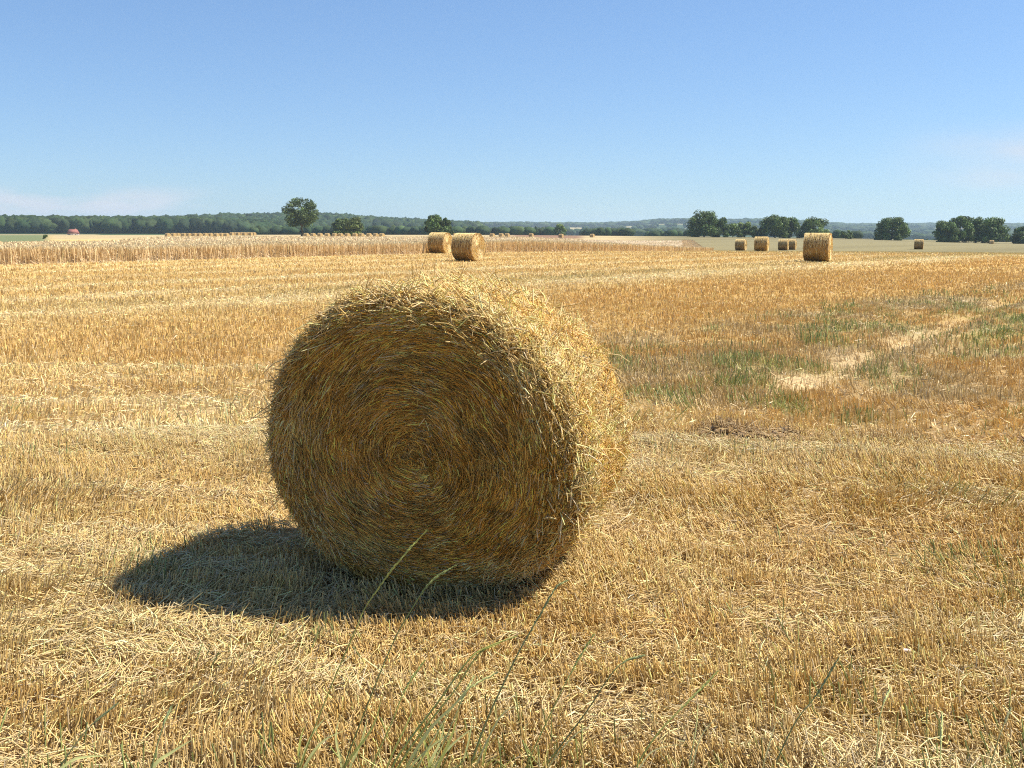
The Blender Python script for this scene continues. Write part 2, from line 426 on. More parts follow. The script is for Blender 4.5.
for (r0, r1, d_up, d_ly, w, ring, hm) in (
        (2.3, 5.5, 6200, 4600, 0.0026, 3, 1.0), (5.5, 9, 4500, 1900, 0.0029, 3, 1.0), (9, 15, 1700, 520, 0.0038, 2, 1.0),
        (15, 26, 600, 190, 0.0056, 2, 1.05), (26, 45, 200, 70, 0.009, 2, 1.1), (45, 75, 70, 24, 0.014, 2, 1.1), (75, 130, 22, 6, 0.024, 2, 1.15)):
    # --- upright stubble
    x, y = scatter(r0, r1, d_up)
    clump = fbm(x / 0.30, y / 0.22, 15, 2)
    if r1 > 20: clump = 0.5 + (clump - 0.5) * 0.5
    x, y = rows(x, y, 0.20 if r1 < 20 else 0.45, 0.042 if r1 < 20 else 0.1)
    c, g, lo, bare = field(x, y)
    keep = (rng.random(len(x)) < np.clip(0.3 + 2.6 * (clump - 0.40), 0.08, 1) * (1 - 0.45 * lo) * (1 - 0.93 * bare)) & ~in_crop(x, y)[0] & ~under_bale(x, y)
    keep &= ~((y > 100) & (pxaz(x, y) < 60))
    x, y, c, g = x[keep], y[keep], c[keep], g[keep]
    n = len(x)
    h = rng.uniform(0.055, 0.13, n) * hm * (0.75 + 0.6 * noise(x / 0.8, y / 0.8, 19)) * (1 - 0.22 * sstep(12, 18, y))
    lean_a = np.where(x > -0.8, math.pi, math.pi * 0.5) + (noise(x / 1.4, y / 0.9, 21) - 0.5) * 4.5 + rng.normal(0, 0.65, n)
    lean_a = lean_a + rng.normal(0, 1.6, n) * sstep(8, 14, y)
    lean = (1 - 0.55 * sstep(8, 14, y)) * np.clip(0.15 + 0.75 * noise(x / 1.1, y / 0.7, 29) + rng.normal(0, 0.3, n), 0.02, 1.8)
    z = terrain(x, y) - 0.012
    d = np.stack([np.cos(lean_a) * lean, np.sin(lean_a) * lean, np.ones(n)], -1); d = unit(d)
    P0 = np.stack([x, y, z], -1); P1 = P0 + d * h[:, None]
    ww = w * rng.uniform(0.6, 1.3, n)
    col = straw_color(c, n)
    isg = rng.random(n) < g * 0.75
    col[isg] = GREEN * rng.uniform(0.6, 1.5, (isg.sum(), 1)) * np.array((1.0, 1.1, 0.9))
    P1[isg] = P0[isg] + d[isg] * (h[isg] * 1.5)[:, None]
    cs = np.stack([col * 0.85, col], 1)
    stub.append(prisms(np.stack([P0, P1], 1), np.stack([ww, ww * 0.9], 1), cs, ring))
    # --- loose straw lying across it
    x, y = scatter(r0, r1, d_ly)
    c, g, lo, bare = field(x, y)
    keep = (rng.random(len(x)) < 0.3 + 0.7 * lo) & ~in_crop(x, y)[0] & ~under_bale(x, y) & ~((y > 100) & (pxaz(x, y) < 60)) & (rng.random(len(x)) > 0.6 * bare)
    x, y, c, lo = x[keep], y[keep], c[keep], lo[keep]
    n = len(x)
    L = rng.uniform(0.035, 0.10, n) + 0.13 * rng.random(n) ** 4
    th = noise(x / 0.7, y / 0.5, 27) * 5 + rng.normal(0, 0.7, n)
    tilt = rng.normal(0.08, 0.32, n)
    z = terrain(x, y) + rng.uniform(0.0, 0.05, n) + 0.03 * lo
    d = np.stack([np.cos(th) * np.cos(tilt), np.sin(th) * np.cos(tilt), np.sin(tilt)], -1)
    P0 = np.stack([x, y, z], -1) - d * (L / 2)[:, None]; P2 = P0 + d * L[:, None]
    Pm = (P0 + P2) / 2 + np.stack([rng.normal(0, 0.07, n) * L, rng.normal(0, 0.07, n) * L, rng.uniform(-0.02, 0.10, n) * L], -1)
    ww = w * rng.uniform(0.55, 1.15, n)
    col = straw_color(mixc(c, PALE * np.ones(c.shape), 0.25 + 0.35 * lo), n)
    if ring == 3:
        lying.append(prisms(np.stack([P0, Pm, P2], 1), np.stack([ww, ww, ww * 0.8], 1), col, 3))
    else:
        lying.append(prisms(np.stack([P0, P2], 1), np.stack([ww, ww], 1), col, 2))
    # --- green weeds
    if r1 < 50:
        x, y = scatter(r0, r1, d_up * 0.6)
        c, g, lo, bare = field(x, y)
        keep = (rng.random(len(x)) < 0.6 * g * g) & ~under_bale(x, y)
        x, y = x[keep], y[keep]; n = len(x)
        if n:
            h = rng.uniform(0.05, 0.17, n) * np.where(y < 3.6, 0.8, 1.0)
            la = rng.uniform(0, 2 * math.pi, n); le = np.abs(rng.normal(0.35, 0.35, n))
            d = unit(np.stack([np.cos(la) * le, np.sin(la) * le, np.ones(n)], -1))
            P0 = np.stack([x, y, terrain(x, y) - 0.01], -1); Pm = P0 + d * (h * 0.55)[:, None]
            P2 = Pm + unit(d + np.stack([np.cos(la), np.sin(la), -0.3 * np.ones(n)], -1) * 0.6) * (h * 0.5)[:, None]
            ww = w * rng.uniform(0.7, 1.6, n)
            col = np.array((0.34, 0.34, 0.11)) * np.exp(rng.normal(0, 0.3, n))[:, None] * np.array((1, 1, 1.0))
            weeds.append(prisms(np.stack([P0, Pm, P2], 1), np.stack([ww, ww, ww * 0.3], 1), np.clip(col, 0, 0.7), 2))

def stuff(name, parts, mat):
    v, f, c = join(parts)
    o = link(name, mesh_np(name, v, f, c), mat); o['kind'] = 'stuff'
    return o
stuff('stubble', stub, M_STRAW); stuff('loose_straw', lying, M_STRAW); stuff('weeds', weeds, M_GREEN)
del stub, lying, weeds

# clods of earth thrown up along the headland
def ico(sub=1):
    t = (1 + 5 ** 0.5) / 2
    v = [(-1, t, 0), (1, t, 0), (-1, -t, 0), (1, -t, 0), (0, -1, t), (0, 1, t), (0, -1, -t), (0, 1, -t), (t, 0, -1), (t, 0, 1), (-t, 0, -1), (-t, 0, 1)]
    f = [(0, 11, 5), (0, 5, 1), (0, 1, 7), (0, 7, 10), (0, 10, 11), (1, 5, 9), (5, 11, 4), (11, 10, 2), (10, 7, 6), (7, 1, 8), (3, 9, 4), (3, 4, 2), (3, 2, 6), (3, 6, 8), (3, 8, 9), (4, 9, 5), (2, 4, 11), (6, 2, 10), (8, 6, 7), (9, 8, 1)]
    v = [np.array(q) / np.linalg.norm(q) for q in v]
    for _ in range(sub):
        mid = {}; nf = []
        def m(i, j):
            kk = (min(i, j), max(i, j))
            if kk not in mid:
                q = v[i] + v[j]; v.append(q / np.linalg.norm(q)); mid[kk] = len(v) - 1
            return mid[kk]
        for a_, b_, c_ in f:
            x_, y_, z_ = m(a_, b_), m(b_, c_), m(c_, a_)
            nf += [(a_, x_, z_), (b_, y_, x_), (c_, z_, y_), (x_, y_, z_)]
        f = nf
    return np.array(v), np.array(f)
IV1, IF1 = ico(1); IV2, IF2 = ico(2)

def blobs(cx, cy, cz, sx, sz, cols, jit, iv, jf):
    n = len(cx); m = len(iv)
    J = 1 + rng.normal(0, jit, (n, m, 1))
    S = np.stack([sx, sx * rng.uniform(0.8, 1.2, n), sz], -1)
    v = iv[None] * J * S[:, None, :] + np.stack([cx, cy, cz], -1)[:, None, :]
    f = jf[None] + (np.arange(n) * m)[:, None, None]
    c = np.repeat(cols[:, None, :], m, 1)
    return v.reshape(-1, 3), f.reshape(-1, 3), c.reshape(-1, 3)

n = 2200
x = rng.uniform(1.5, 6.2, n); y = RC[1] + rng.normal(0, 0.22, n) - 0.06 * (x - RC[0])
k_ = rng.random(n) < 0.15 + ridge_mask(x, y)
x, y = x[k_], y[k_]; n = len(x)
sz = rng.uniform(0.006, 0.022, n) + 0.025 * rng.random(n) ** 6
stuff('soil_clods', [blobs(x, y, terrain(x, y) + sz * 0.2, sz, sz * 0.6, SOIL * 1.3 * np.exp(rng.normal(0, 0.25, (n, 1))), 0.22, IV1, IF1)], M_CORE)

# ------------------------------------------------------------------ straw bales
def bale_profile(Rr, L, corner, n=10):
    """(axial, radius) from the middle of the front face over the rounded rim to the middle of the back face"""
    pr = [(0.012, 0.0)] + [(0.012 * (1 - i / 8), (Rr - corner) * i / 8) for i in range(1, 8)]
    for i in range(n):
        t = i / (n - 1) * math.pi / 2
        pr.append((corner * (1 - math.cos(t)), Rr - corner + corner * math.sin(t)))
    m = 14
    for i in range(1, m):
        pr.append((corner + (L - 2 * corner) * i / m, Rr))
    for i in range(n):
        t = i / (n - 1) * math.pi / 2
        pr.append((L - corner + corner * math.sin(t), Rr - corner + corner * math.cos(t)))
    pr += [(L, (Rr - corner) * (1 - i / 8)) for i in range(1, 8)] + [(L, 0.0)]
    return np.array(pr)

def rshape(th):
    """slightly sagging outline: th measured from +x (right) upward"""
    return 1 + 0.016 * np.cos(2 * (th - 2.45)) + 0.016 * np.cos(3 * th + 0.6) + 0.009 * np.cos(5 * th + 2) + 0.005 * np.cos(9 * th + 1)

def bale_point(axial, rad_, th, Rr, flat=True):
    rr = rad_ * rshape(th)
    X = rr * np.cos(th); Z = rr * np.sin(th) + Rr
    Z = np.where(Z < 0.03, 0.03 * np.exp(np.minimum(Z - 0.03, 0) * 6) - 0.0 , Z) if flat else Z
    return np.stack([X, axial, Z], -1)

def bale_body(Rr, L, corner, seed, nth=120, amp=0.012):
    pr = bale_profile(Rr, L, corner)
    th = np.arange(nth) * 2 * math.pi / nth
    A, TH = np.meshgrid(pr[:, 0], th, indexing='ij'); RD = np.repeat(pr[:, 1][:, None], nth, 1)
    nzv = (fbm(TH * 9, A * 8 + RD * 9, seed) - 0.5) * amp * 2 + (noise(TH * 3, A * 2, seed + 3) - 0.5) * amp * 2.2
    w_ = sstep(0.05, 0.5, RD / Rr)
    V_ = bale_point(A - 0.5 * nzv * (RD < Rr - corner) * w_, RD + nzv * w_, TH, Rr)
    k0, k1 = V_.shape[:2]
    I = np.arange(k0 * k1).reshape(k0, k1); N = np.roll(I, -1, 1)
    q = np.stack([I[:-1], I[1:], N[1:], N[:-1]], -1).reshape(-1, 4)
    return V_.reshape(-1, 3), q, pr

def rim_curve(Rr, L, corner):
    pr = bale_profile(Rr, L, corner)
    return pr

def bale_straws(n, Rr, L, corner, side, w, seed, lenr=(0.05, 0.16), ring=3, lift=0.02, spread=0.5, cols=None, colspread=0.25):
    """straws laid on the rolled side (side=True) or on an end face"""
    r_ = np.random.default_rng(seed)
    th = r_.uniform(0, 2 * math.pi, n)
    Ln = r_.uniform(*lenr, n)
    if side:
        # run along the profile from half of the front rim to half of the back rim
        u = r_.uniform(-corner * 0.9, L - 0.1 * corner, n)
        t = np.clip((u + corner * 0.9) / (corner * 1.57), 0, 1) * math.pi / 2
        front = u < corner * 0.67
        axl = np.where(front, corner * (1 - np.cos(t)), np.maximum(u, corner)); rad_ = np.where(front, Rr - corner + corner * np.sin(t), Rr)
        nrm_a = np.where(front, -np.cos(t), 0.0); nrm_r = np.where(front, np.sin(t), 1.0)
        back = u > L - corner
        tb = np.clip((u - (L - corner)) / corner, 0, 1)
        rad_ = np.where(back, Rr - corner * (1 - np.sqrt(np.maximum(1 - tb * tb, 0))), rad_)
    else:
        rad_ = (Rr - corner * 0.35) * np.sqrt(r_.uniform(0.0003, 1, n)); axl = np.zeros(n)
        over = np.clip((rad_ - (Rr - corner)) / corner, 0, 1)
        axl = corner * (1 - np.sqrt(1 - over ** 2)); nrm_a = -np.sqrt(1 - over ** 2); nrm_r = over
    rs = rshape(th)
    er = np.stack([np.cos(th), np.zeros(n), np.sin(th)], -1); et = np.stack([-np.sin(th), np.zeros(n), np.cos(th)], -1); ea = np.array([[0, 1.0, 0]])
    N = unit(er * nrm_r[:, None] + ea * nrm_a[:, None]); B = np.cross(N, et)
    yaw = r_.normal(0, spread, n)
    if not side:
        yaw = yaw * (1 + 3.5 * np.exp(-rad_ / 0.10)) + 0.10 + 1.7 * (fbm(np.cos(th) * rad_ / 0.11 + 9, np.sin(th) * rad_ / 0.11, 205) - 0.5) + 0.9 * (noise(np.cos(th) * rad_ / 0.3 + 9, np.sin(th) * rad_ / 0.3, 206) - 0.5)
        Ln = np.minimum(Ln, 0.03 + rad_ * 0.75)
    D = et * np.cos(yaw)[:, None] + B * np.sin(yaw)[:, None]
    up = np.abs(r_.normal(0, lift, n)) * (1 if side else 0.4 + 1.6 * noise(np.cos(th) * rad_ / 0.07 + 9, np.sin(th) * rad_ / 0.07, 207))
    C = er * (rad_ * rs)[:, None] + ea * axl[:, None] + np.array([[0, 0, Rr]])
    if not side:
        wx = np.cos(th) * rad_; wz = np.sin(th) * rad_; fade = (0.25 + np.exp(-rad_ / 0.22))[:, None]
        C = C + np.stack([noise(wx / 0.16 + 5, wz / 0.16, 211) - 0.5, np.zeros(n), noise(wx / 0.16 + 5, wz / 0.16, 212) - 0.5], -1) * 0.13 * fade * np.clip((BR - 0.1 - rad_) / 0.1, 0, 1)[:, None]
    P0 = C - D * (Ln / 2)[:, None]; P2 = C + D * (Ln / 2)[:, None]
    # follow the curvature and stand off a little at the free end
    for P in (P0, P2):
        pr_ = np.hypot(P[:, 0], P[:, 2] - Rr)
        if side:
            f = (rad_ * rs) / np.maximum(pr_, 1e-6); P[:, 0] *= f; P[:, 2] = (P[:, 2] - Rr) * f + Rr
    if not side:
        # bend round the spiral
        f = np.ones(n); Pm = C.copy()
        for P in (P0, P2):
            pr_ = np.hypot(P[:, 0], P[:, 2] - Rr); f = 0.5 + 0.5 * rad_ * rs / np.maximum(pr_, 1e-6)
            P[:, 0] *= f; P[:, 2] = (P[:, 2] - Rr) * f + Rr
    Pm = C + N * (up * 0.5 + 0.003)[:, None] + r_.normal(0, 0.004, (n, 3))
    P0 = P0 + N * (r_.uniform(-0.004, 0.003, n))[:, None]
    P2 = P2 + N * (up * r_.uniform(0.2, 2.4, n))[:, None]
    Ps = np.stack([P0, Pm, P2], 1)
    Ps[..., 2] = np.where(Ps[..., 2] < 0.03, 0.03 + 0.1 * (Ps[..., 2] - 0.03), Ps[..., 2])
    ww = w * r_.uniform(0.55, 1.25, n)
    base = cols(th, rad_, axl) if cols else STRAW * np.ones((n, 3))
    col = straw_color(base, n, colspread)
    return prisms(Ps, np.stack([ww, ww, ww * 0.7], 1), col, ring)

def side_cols(th, rad_, axl):
    t = fbm(th * 6, axl * 7, 201)
    return mixc(np.array((0.80, 0.495, 0.145)) * np.ones((len(th), 3)), np.array((0.85, 0.63, 0.28)), sstep(0.35, 0.75, t))
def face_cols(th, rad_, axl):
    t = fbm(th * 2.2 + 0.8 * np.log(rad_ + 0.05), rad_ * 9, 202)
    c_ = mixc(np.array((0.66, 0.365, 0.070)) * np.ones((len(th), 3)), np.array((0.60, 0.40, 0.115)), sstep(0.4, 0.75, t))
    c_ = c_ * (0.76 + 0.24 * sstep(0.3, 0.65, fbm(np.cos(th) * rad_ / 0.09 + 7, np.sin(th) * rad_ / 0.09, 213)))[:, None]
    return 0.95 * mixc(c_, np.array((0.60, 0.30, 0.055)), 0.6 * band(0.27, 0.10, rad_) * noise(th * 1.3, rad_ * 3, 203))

CORE_C = np.array((0.30, 0.185, 0.06))
main = thing('straw_bale', 'huge round straw bale standing alone in the foreground, shaded coiled end facing us', 'straw bale',
             (BALE_C[0], BALE_C[1], float(terrain(*BALE_C)) - 0.035), -BALE_RZ, 'round straw bales')
main.scale = (1.09, 1, 1)       # it has sagged: wider than tall
CORNER = 0.19
bv, bq, _ = bale_body(BR, BALE_L, CORNER, 31, 200)
roll_parts = [(bv, bq, np.tile(CORE_C, (len(bv), 1))),
              bale_straws(60000, BR, BALE_L, CORNER, True, 0.0025, 301, (0.025, 0.10), 3, 0.008, 1.2, side_cols, 0.3),
              bale_straws(7000, BR, BALE_L, CORNER, True, 0.0023, 302, (0.04, 0.13), 3, 0.02, 1.3, side_cols)]
v, f, c = join(roll_parts)
link('straw_roll', mesh_np('straw_roll', v, f, c), M_STRAW, main)
face_parts = [bale_straws(38000, BR, BALE_L, CORNER, False, 0.0020, 303, (0.04, 0.16), 3, 0.008, 0.30, face_cols, 0.52),
              bale_straws(2600, BR, BALE_L, CORNER, False, 0.0019, 304, (0.04, 0.10), 3, 0.012, 0.7, lambda *a: face_cols(*a) * 1.25, 0.35)]
v, f, c = join(face_parts)
link('coiled_end', mesh_np('coiled_end', v, f, c), M_STRAW, main)
# long stray wisps standing off the rim and the top
def wisps(n, seed, Rr, L, corner, w, lenr):
    r_ = np.random.default_rng(seed)
    th = r_.normal(1.1, 0.9, n); a_ = np.where(r_.random(n) < 0.6, r_.uniform(0.0, 0.10, n), r_.uniform(0.1, L, n))
    rr = (Rr - np.where(a_ < corner, corner * (1 - np.sqrt(np.maximum(0, 1 - (1 - a_ / corner) ** 2))), 0)) * rshape(th)
    er = np.stack([np.cos(th), np.zeros(n), np.sin(th)], -1); et = np.stack([-np.sin(th), np.zeros(n), np.cos(th)], -1)
    C = er * rr[:, None] + np.array([[0, 1.0, 0]]) * a_[:, None] + np.array([[0, 0, Rr]])
    sgn = np.where(r_.random(n) < 0.5, -1.0, 1.0)
    D = unit(et * (sgn * r_.uniform(0.3, 1, n))[:, None] + er * np.abs(r_.normal(0.4, 0.4, n))[:, None] + np.array([[0, 1.0, 0]]) * r_.normal(-0.25, 0.5, n)[:, None])
    Ln = r_.uniform(*lenr, n)
    P0 = C - D * 0.03; P1 = C + D * (Ln * 0.55)[:, None]
    P2 = P1 + unit(D + np.array([[0, 0, -1.0]]) * r_.uniform(-0.1, 0.7, n)[:, None]) * (Ln * 0.5)[:, None]
    ww = w * r_.uniform(0.7, 1.2, n)
    return prisms(np.stack([P0, P1, P2], 1), np.stack([ww, ww, ww * 0.6], 1), straw_color(np.array((0.76, 0.56, 0.24)) * np.ones((n, 3)), n), 3)
v, f, c = join([wisps(2600, 305, BR, BALE_L, CORNER, 0.0026, (0.03, 0.10)), wisps(520, 306, BR, BALE_L, CORNER, 0.0032, (0.06, 0.16))])
link('loose_wisps', mesh_np('loose_wisps', v, f, c), M_STRAW, main)

# a plainer bale for the middle distance
def mid_bale_meshes():
    L = 1.32; Rr = 0.77
    bv, bq, _ = bale_body(Rr, L, 0.10, 41, 90, 0.016)
    shaded_roll = lambda th, rad_, axl: np.array((0.38, 0.225, 0.075)) * (0.8 + 0.4 * noise(axl * 22, th * 3, 208))[:, None]  # roll body and straws darkened: the shaded side is in the colour
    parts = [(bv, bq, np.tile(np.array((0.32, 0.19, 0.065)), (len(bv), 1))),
             bale_straws(7000, Rr, L, 0.10, True, 0.006, 311, (0.08, 0.25), 2, 0.002, 0.35, shaded_roll, 0.10)]
    # straw hanging over the upper roll, coloured paler for its sunlit top
    r_ = np.random.default_rng(314); n = 1500
    th = r_.normal(math.pi / 2, 0.62, n); a_ = r_.uniform(0.02, L, n); ln = r_.uniform(0.08, 0.3, n)
    sg = np.sign(np.cos(th)) * -1
    t1 = th - np.sign(np.cos(th)) * -1 * 0 + np.where(np.cos(th) > 0, -1, 1) * ln / Rr
    def pt(t, off): return np.stack([(Rr + off) * np.cos(t) * rshape(t), a_, (Rr + off) * np.sin(t) * rshape(t) + Rr], -1)
    P = np.stack([pt(th, 0.012), pt((th + t1) / 2, 0.03), pt(t1, 0.02)], 1); P[:, 2, 1] += r_.normal(0, 0.03, n)
    parts.append(prisms(P, np.full((n, 3), 0.008), straw_color(np.array((0.78, 0.58, 0.27)) * np.ones((n, 3)), n, 0.12), 3))
    v, f, c = join(parts); roll = mesh_np('straw_roll', v, f, c)
    v, f, c = join([bale_straws(2600, Rr, L, 0.10, False, 0.007, 312, (0.10, 0.26), 2, 0.003, 0.3, lambda *a: np.array((0.82, 0.62, 0.31)) * np.ones((len(a[0]), 3)), 0.10)])  # end straw coloured paler than the roll to look sunlit
    return roll, mesh_np('coiled_end', v, f, c)
roll_me, end_me = mid_bale_meshes()
roll_me.materials.append(M_DULL); end_me.materials.append(M_DULL)
proto = None
# pixel column, forward distance, turn of the axis (degrees from facing us toward the right), label
MID = [
    (468.5, 56, 56, 'round bale with sunlit coiled end, nearest beyond the big bale at the standing wheat'),
    (440.5, 74, 58, 'round bale half behind its nearer twin, left of the pair near the wheat'),
    (817, 55, 80, 'largest round bale on the right half, dark side with bright fringe of straw'),
    (761.5, 105, 80, 'mid-sized round bale between the largest right-hand bale and a smaller one'),
    (741, 140, 74, 'small round bale leftmost of the right-hand bales, below the tall hedge trees'),
    (783.5, 146, 80, 'small round bale, left one of a touching pair beside the largest right bale'),
    (791.5, 153, 80, 'small round bale half hidden at the right end of a touching pair'),
    (919, 157, 88, 'small lone round bale on the far right, on grey-green stubble'),
]
for i, (px, d, turn, lab) in enumerate(MID):
    X = (px - 512) / 1000 * (d * math.cos(PITCH) + 2 * math.sin(PITCH))
    t = R(turn) + math.atan2(-X, d) * -1 * -1
    # facing normal of the coiled end is local -y; turned by t toward +x
    rz = R(turn) - math.atan2(X, d)
    L = 1.32
    n2 = np.array((math.sin(rz), -math.cos(rz)))
    base = np.array((X, d)) + n2 * L / 2
    o = thing('straw_bale', lab, 'straw bale', (base[0], base[1], float(terrain(X, d)) - 0.02), rz, 'round straw bales')
    link('straw_roll', roll_me, None, o); link('coiled_end', end_me, None, o)

# far rows: a few pixels each
bv, bq, _ = bale_body(0.78, 1.35, 0.10, 51, 28, 0.03)
far_me = mesh_np('straw_bale', bv, bq, np.tile(np.array((0.50, 0.34, 0.14)), (len(bv), 1))); far_me.materials.append(M_STRAW)
def far_bale(px, d, rz, label, group, dz=-0.35):
    X = (px - 512) / 1000 * d * math.cos(PITCH)
    o = bpy.data.objects.new('straw_bale', far_me); COL.objects.link(o)
    o.location = (X, d, float(terrain(X, d)) + dz); o.rotation_euler = (0, 0, rz)
    tag(o, label, 'straw bale', group)
ROW1 = np.linspace(308, 384, 12)
for i, px in enumerate(ROW1):
    far_bale(px + rng.uniform(-0.6, 0.6), 325 + rng.uniform(-4, 4), R(62 + rng.uniform(-10, 10)), 'small round bale in the long row beyond the wheat, under the leafy bushes', 'bales in the far row under the bushes')
for i, px in enumerate(np.linspace(169, 228, 12)):
    far_bale(px + rng.uniform(-0.6, 0.6), 330 + rng.uniform(-4, 4), R(62 + rng.uniform(-10, 10)), 'tiny round bale in the row left of the lone tree, before the dark wood', 'bales in the far row before the wood')
for i, px in enumerate(np.linspace(233, 255, 8)):
    far_bale(px, 400 + rng.uniform(-4, 4), R(62 + rng.uniform(-10, 10)), 'tiniest round bale, spaced apart, between the lone tree and the left row', 'spaced bales left of the lone tree')
for px, d, lab in ((457.5, 330, 'tiny pale bale seen just over the right bale of the near pair'), (494, 330, 'tiny pale bale a little right of the pair, on its own beyond the wheat'),
                   (503, 340, 'left one of two tiny pale bales close together beyond the wheat'), (509, 345, 'right one of two tiny pale bales close together beyond the wheat'),
                   (533, 350, 'tiny pale bale on the brown strip beyond the wheat'), (563, 335, 'tiny bale below the pale green tree beyond the wheat'),
                   (594, 360, 'tiny pale bale left of the low bushes beyond the wheat'), (995, 330, 'pale tiny bale before the far right grove of trees')):
    far_bale(px, d, R(60), lab, 'scattered far bales')

# ------------------------------------------------------------------ standing wheat
wv = []
e = (CROP_B - CROP_A) / np.linalg.norm(CROP_B - CROP_A); nrm = np.array((-e[1], e[0]))
def wheat(n, along, depth, w):
    t = rng.uniform(*along, n); o = rng.uniform(*depth, n)
    p = CROP_A + t[:, None] * e + o[:, None] * nrm
    x, y = p[:, 0], p[:, 1]
    k_, _ = in_crop(x, y); k_ &= np.abs(np.arctan2(x, y)) < R(36)
    x, y = x[k_], y[k_]; n = len(x)
    h = rng.uniform(0.80, 0.95, n) * (0.9 + 0.2 * noise(x / 4, y / 4, 111)) * (1 - 0.55 * sstep(2, 24, x))
    z = terrain(x, y)
    P0 = np.stack([x, y, z - 0.02], -1)
    lean = rng.normal(0, 0.09, (n, 2))
    P1 = P0 + np.stack([lean[:, 0] * h, lean[:, 1] * h, h * 0.80], -1)
    P2 = P1 + np.stack([lean[:, 0] * 0.4 + rng.normal(0, 0.04, n), lean[:, 1] * 0.4, h * 0.2], -1)
    ww = w * rng.uniform(0.6, 1.3, n)
    v_ = np.exp(rng.normal(0, 0.16, n))[:, None]
    stem = np.array((0.66, 0.50, 0.28)) * v_; ear = np.array((0.72, 0.58, 0.34)) * v_
    wv.append(prisms(np.stack([P0, P1, P2], 1), np.stack([ww * 0.55, ww, ww * 0.8], 1), np.clip(np.stack([stem, stem, ear], 1), 0, 0.8), 2))
wheat(66000, (-25, 84), (0, 3.5), 0.018)
wheat(38000, (-25, 84), (3.5, 14), 0.03)
wheat(44000, (-40, 170), (14, 60), 0.05)
wheat(44000, (-60, 260), (60, 190), 0.08)
# right hand edge
t = rng.uniform(0, 150, 9000); yy = CROP_B[1] + t; xx = CROP_B[0] - 2.5 + t * 0.165 - rng.uniform(0, 3, 9000)
h = rng.uniform(0.28, 0.42, 9000)
P0 = np.stack([xx, yy, terrain(xx, yy)], -1); P1 = P0 + np.stack([rng.normal(0, .06, 9000), rng.normal(0, .06, 9000), h], -1)
wv.append(prisms(np.stack([P0, P1], 1), np.full((9000, 2), 0.05), np.clip(np.array((0.62, 0.45, 0.24)) * np.exp(rng.normal(0, 0.16, (9000, 1))), 0, 0.8), 2))
# closed mass of stalks underneath the ears
gt = np.linspace(-60, 300, 241); go = np.concatenate([np.linspace(0.25, 12, 24), np.linspace(14, 200, 94)])
GT, GO = np.meshgrid(gt, go)
px_ = CROP_A[0] + GT * e[0] + GO * nrm[0]; py_ = CROP_A[1] + GT * e[1] + GO * nrm[1]
ok, _ = in_crop(px_, py_); ok &= np.abs(np.arctan2(px_, py_)) < R(37)
pz = terrain(px_, py_) + 0.60 - 0.34 * sstep(2, 24, px_) + 0.10 * noise(px_ / 0.7, py_ / 0.7, 113)
pz[0] = terrain(px_[0], py_[0])
I = np.arange(px_.size).reshape(px_.shape)
okq = ok[:-1, :-1] & ok[1:, :-1] & ok[:-1, 1:] & ok[1:, 1:]
q = np.stack([I[:-1, :-1], I[:-1, 1:], I[1:, 1:], I[1:, :-1]], -1)[okq]
vv = np.stack([px_, py_, pz], -1).reshape(-1, 3)
wv.append((vv, q, np.tile(np.array((0.60, 0.45, 0.26)), (len(vv), 1))))
stuff('standing_wheat', wv, M_STRAW)
del wv

# ------------------------------------------------------------------ distant woods and hedges
def woods(n, p0, p1, dfun, size, hgt, cols, keep=None, iv=IV1, jf=IF1):
    p = rng.uniform(p0, p1, n); d = dfun(p, rng.random(n))
    x = (p - 512) / 1000 * d * math.cos(PITCH); y = d
    if keep is not None:
        k_ = rng.random(n) < keep(x, y); x, y = x[k_], y[k_]
    n = len(x)
    s = size * rng.uniform(0.5, 1.5, n); h = hgt * (rng.uniform(0.8, 1.0, n) + 0.18 * noise(x / 45, y / 45, 131))
    col = cols[rng.integers(0, len(cols), n)] * np.exp(rng.normal(0, 0.22, n))[:, None]
    return blobs(x, y, terrain(x, y) + h * 0.5, s, h * 0.5, np.clip(col, 0, 0.5), 0.10, iv, jf)
GREENS = np.array([(0.022, 0.042, 0.016), (0.030, 0.052, 0.018), (0.026, 0.044, 0.02), (0.038, 0.058, 0.021)])
wd = []
edge = lambda p: np.interp(p, [-200, 0, 250, 330, 460], [770, 770, 840, 1100, 1250])
wd.append(woods(900, -220, 330, lambda p, u: edge(p) + u * 60, 5.5, 12.0, GREENS, None, IV2, IF2))
wd.append(woods(2600, -220, 470, lambda p, u: edge(p) + 40 + u * 500, 7.0, 13.0, GREENS))
wd.append(woods(4200, 150, 480, lambda p, u: np.sqrt(1300 ** 2 + u * (2050 ** 2 - 1300 ** 2)), 7.5, 16, GREENS))
wd.append(woods(6000, 440, 1300, lambda p, u: np.sqrt(2500 ** 2 + u * (4800 ** 2 - 2500 ** 2)), 15, 14, GREENS, lambda x, y: np.where(np.hypot(x, y) / np.interp(pxaz(x, y), P_RIDGE, D_RIDGE) < 1.05, wood_mask(x, y), 0)))
wd.append(woods(2200, 440, 1300, lambda p, u: np.sqrt(900 ** 2 + u * (2600 ** 2 - 900 ** 2)), 8, 10, GREENS, lambda x, y: wood_mask(x, y) * 0.8))
# low belt of bushes at the foot of the hills
wd.append(woods(420, 255, 560, lambda p, u: 620 + u * 120, 3.6, 6.0, GREENS * 1.1))
wd.append(woods(160, 560, 700, lambda p, u: 560 + u * 120, 3.2, 5.0, GREENS * 1.15, lambda x, y: sstep(0.45, 0.55, noise(x / 18, 0 * y, 7))))
wd.append(woods(90, 826, 1040, lambda p, u: 520 + u * 160, 3.2, 5.5, GREENS * 1.1, lambda x, y: sstep(0.4, 0.55, noise(x / 16, 0 * y, 9))))
wo = stuff('woods', wd, M_WOOD)

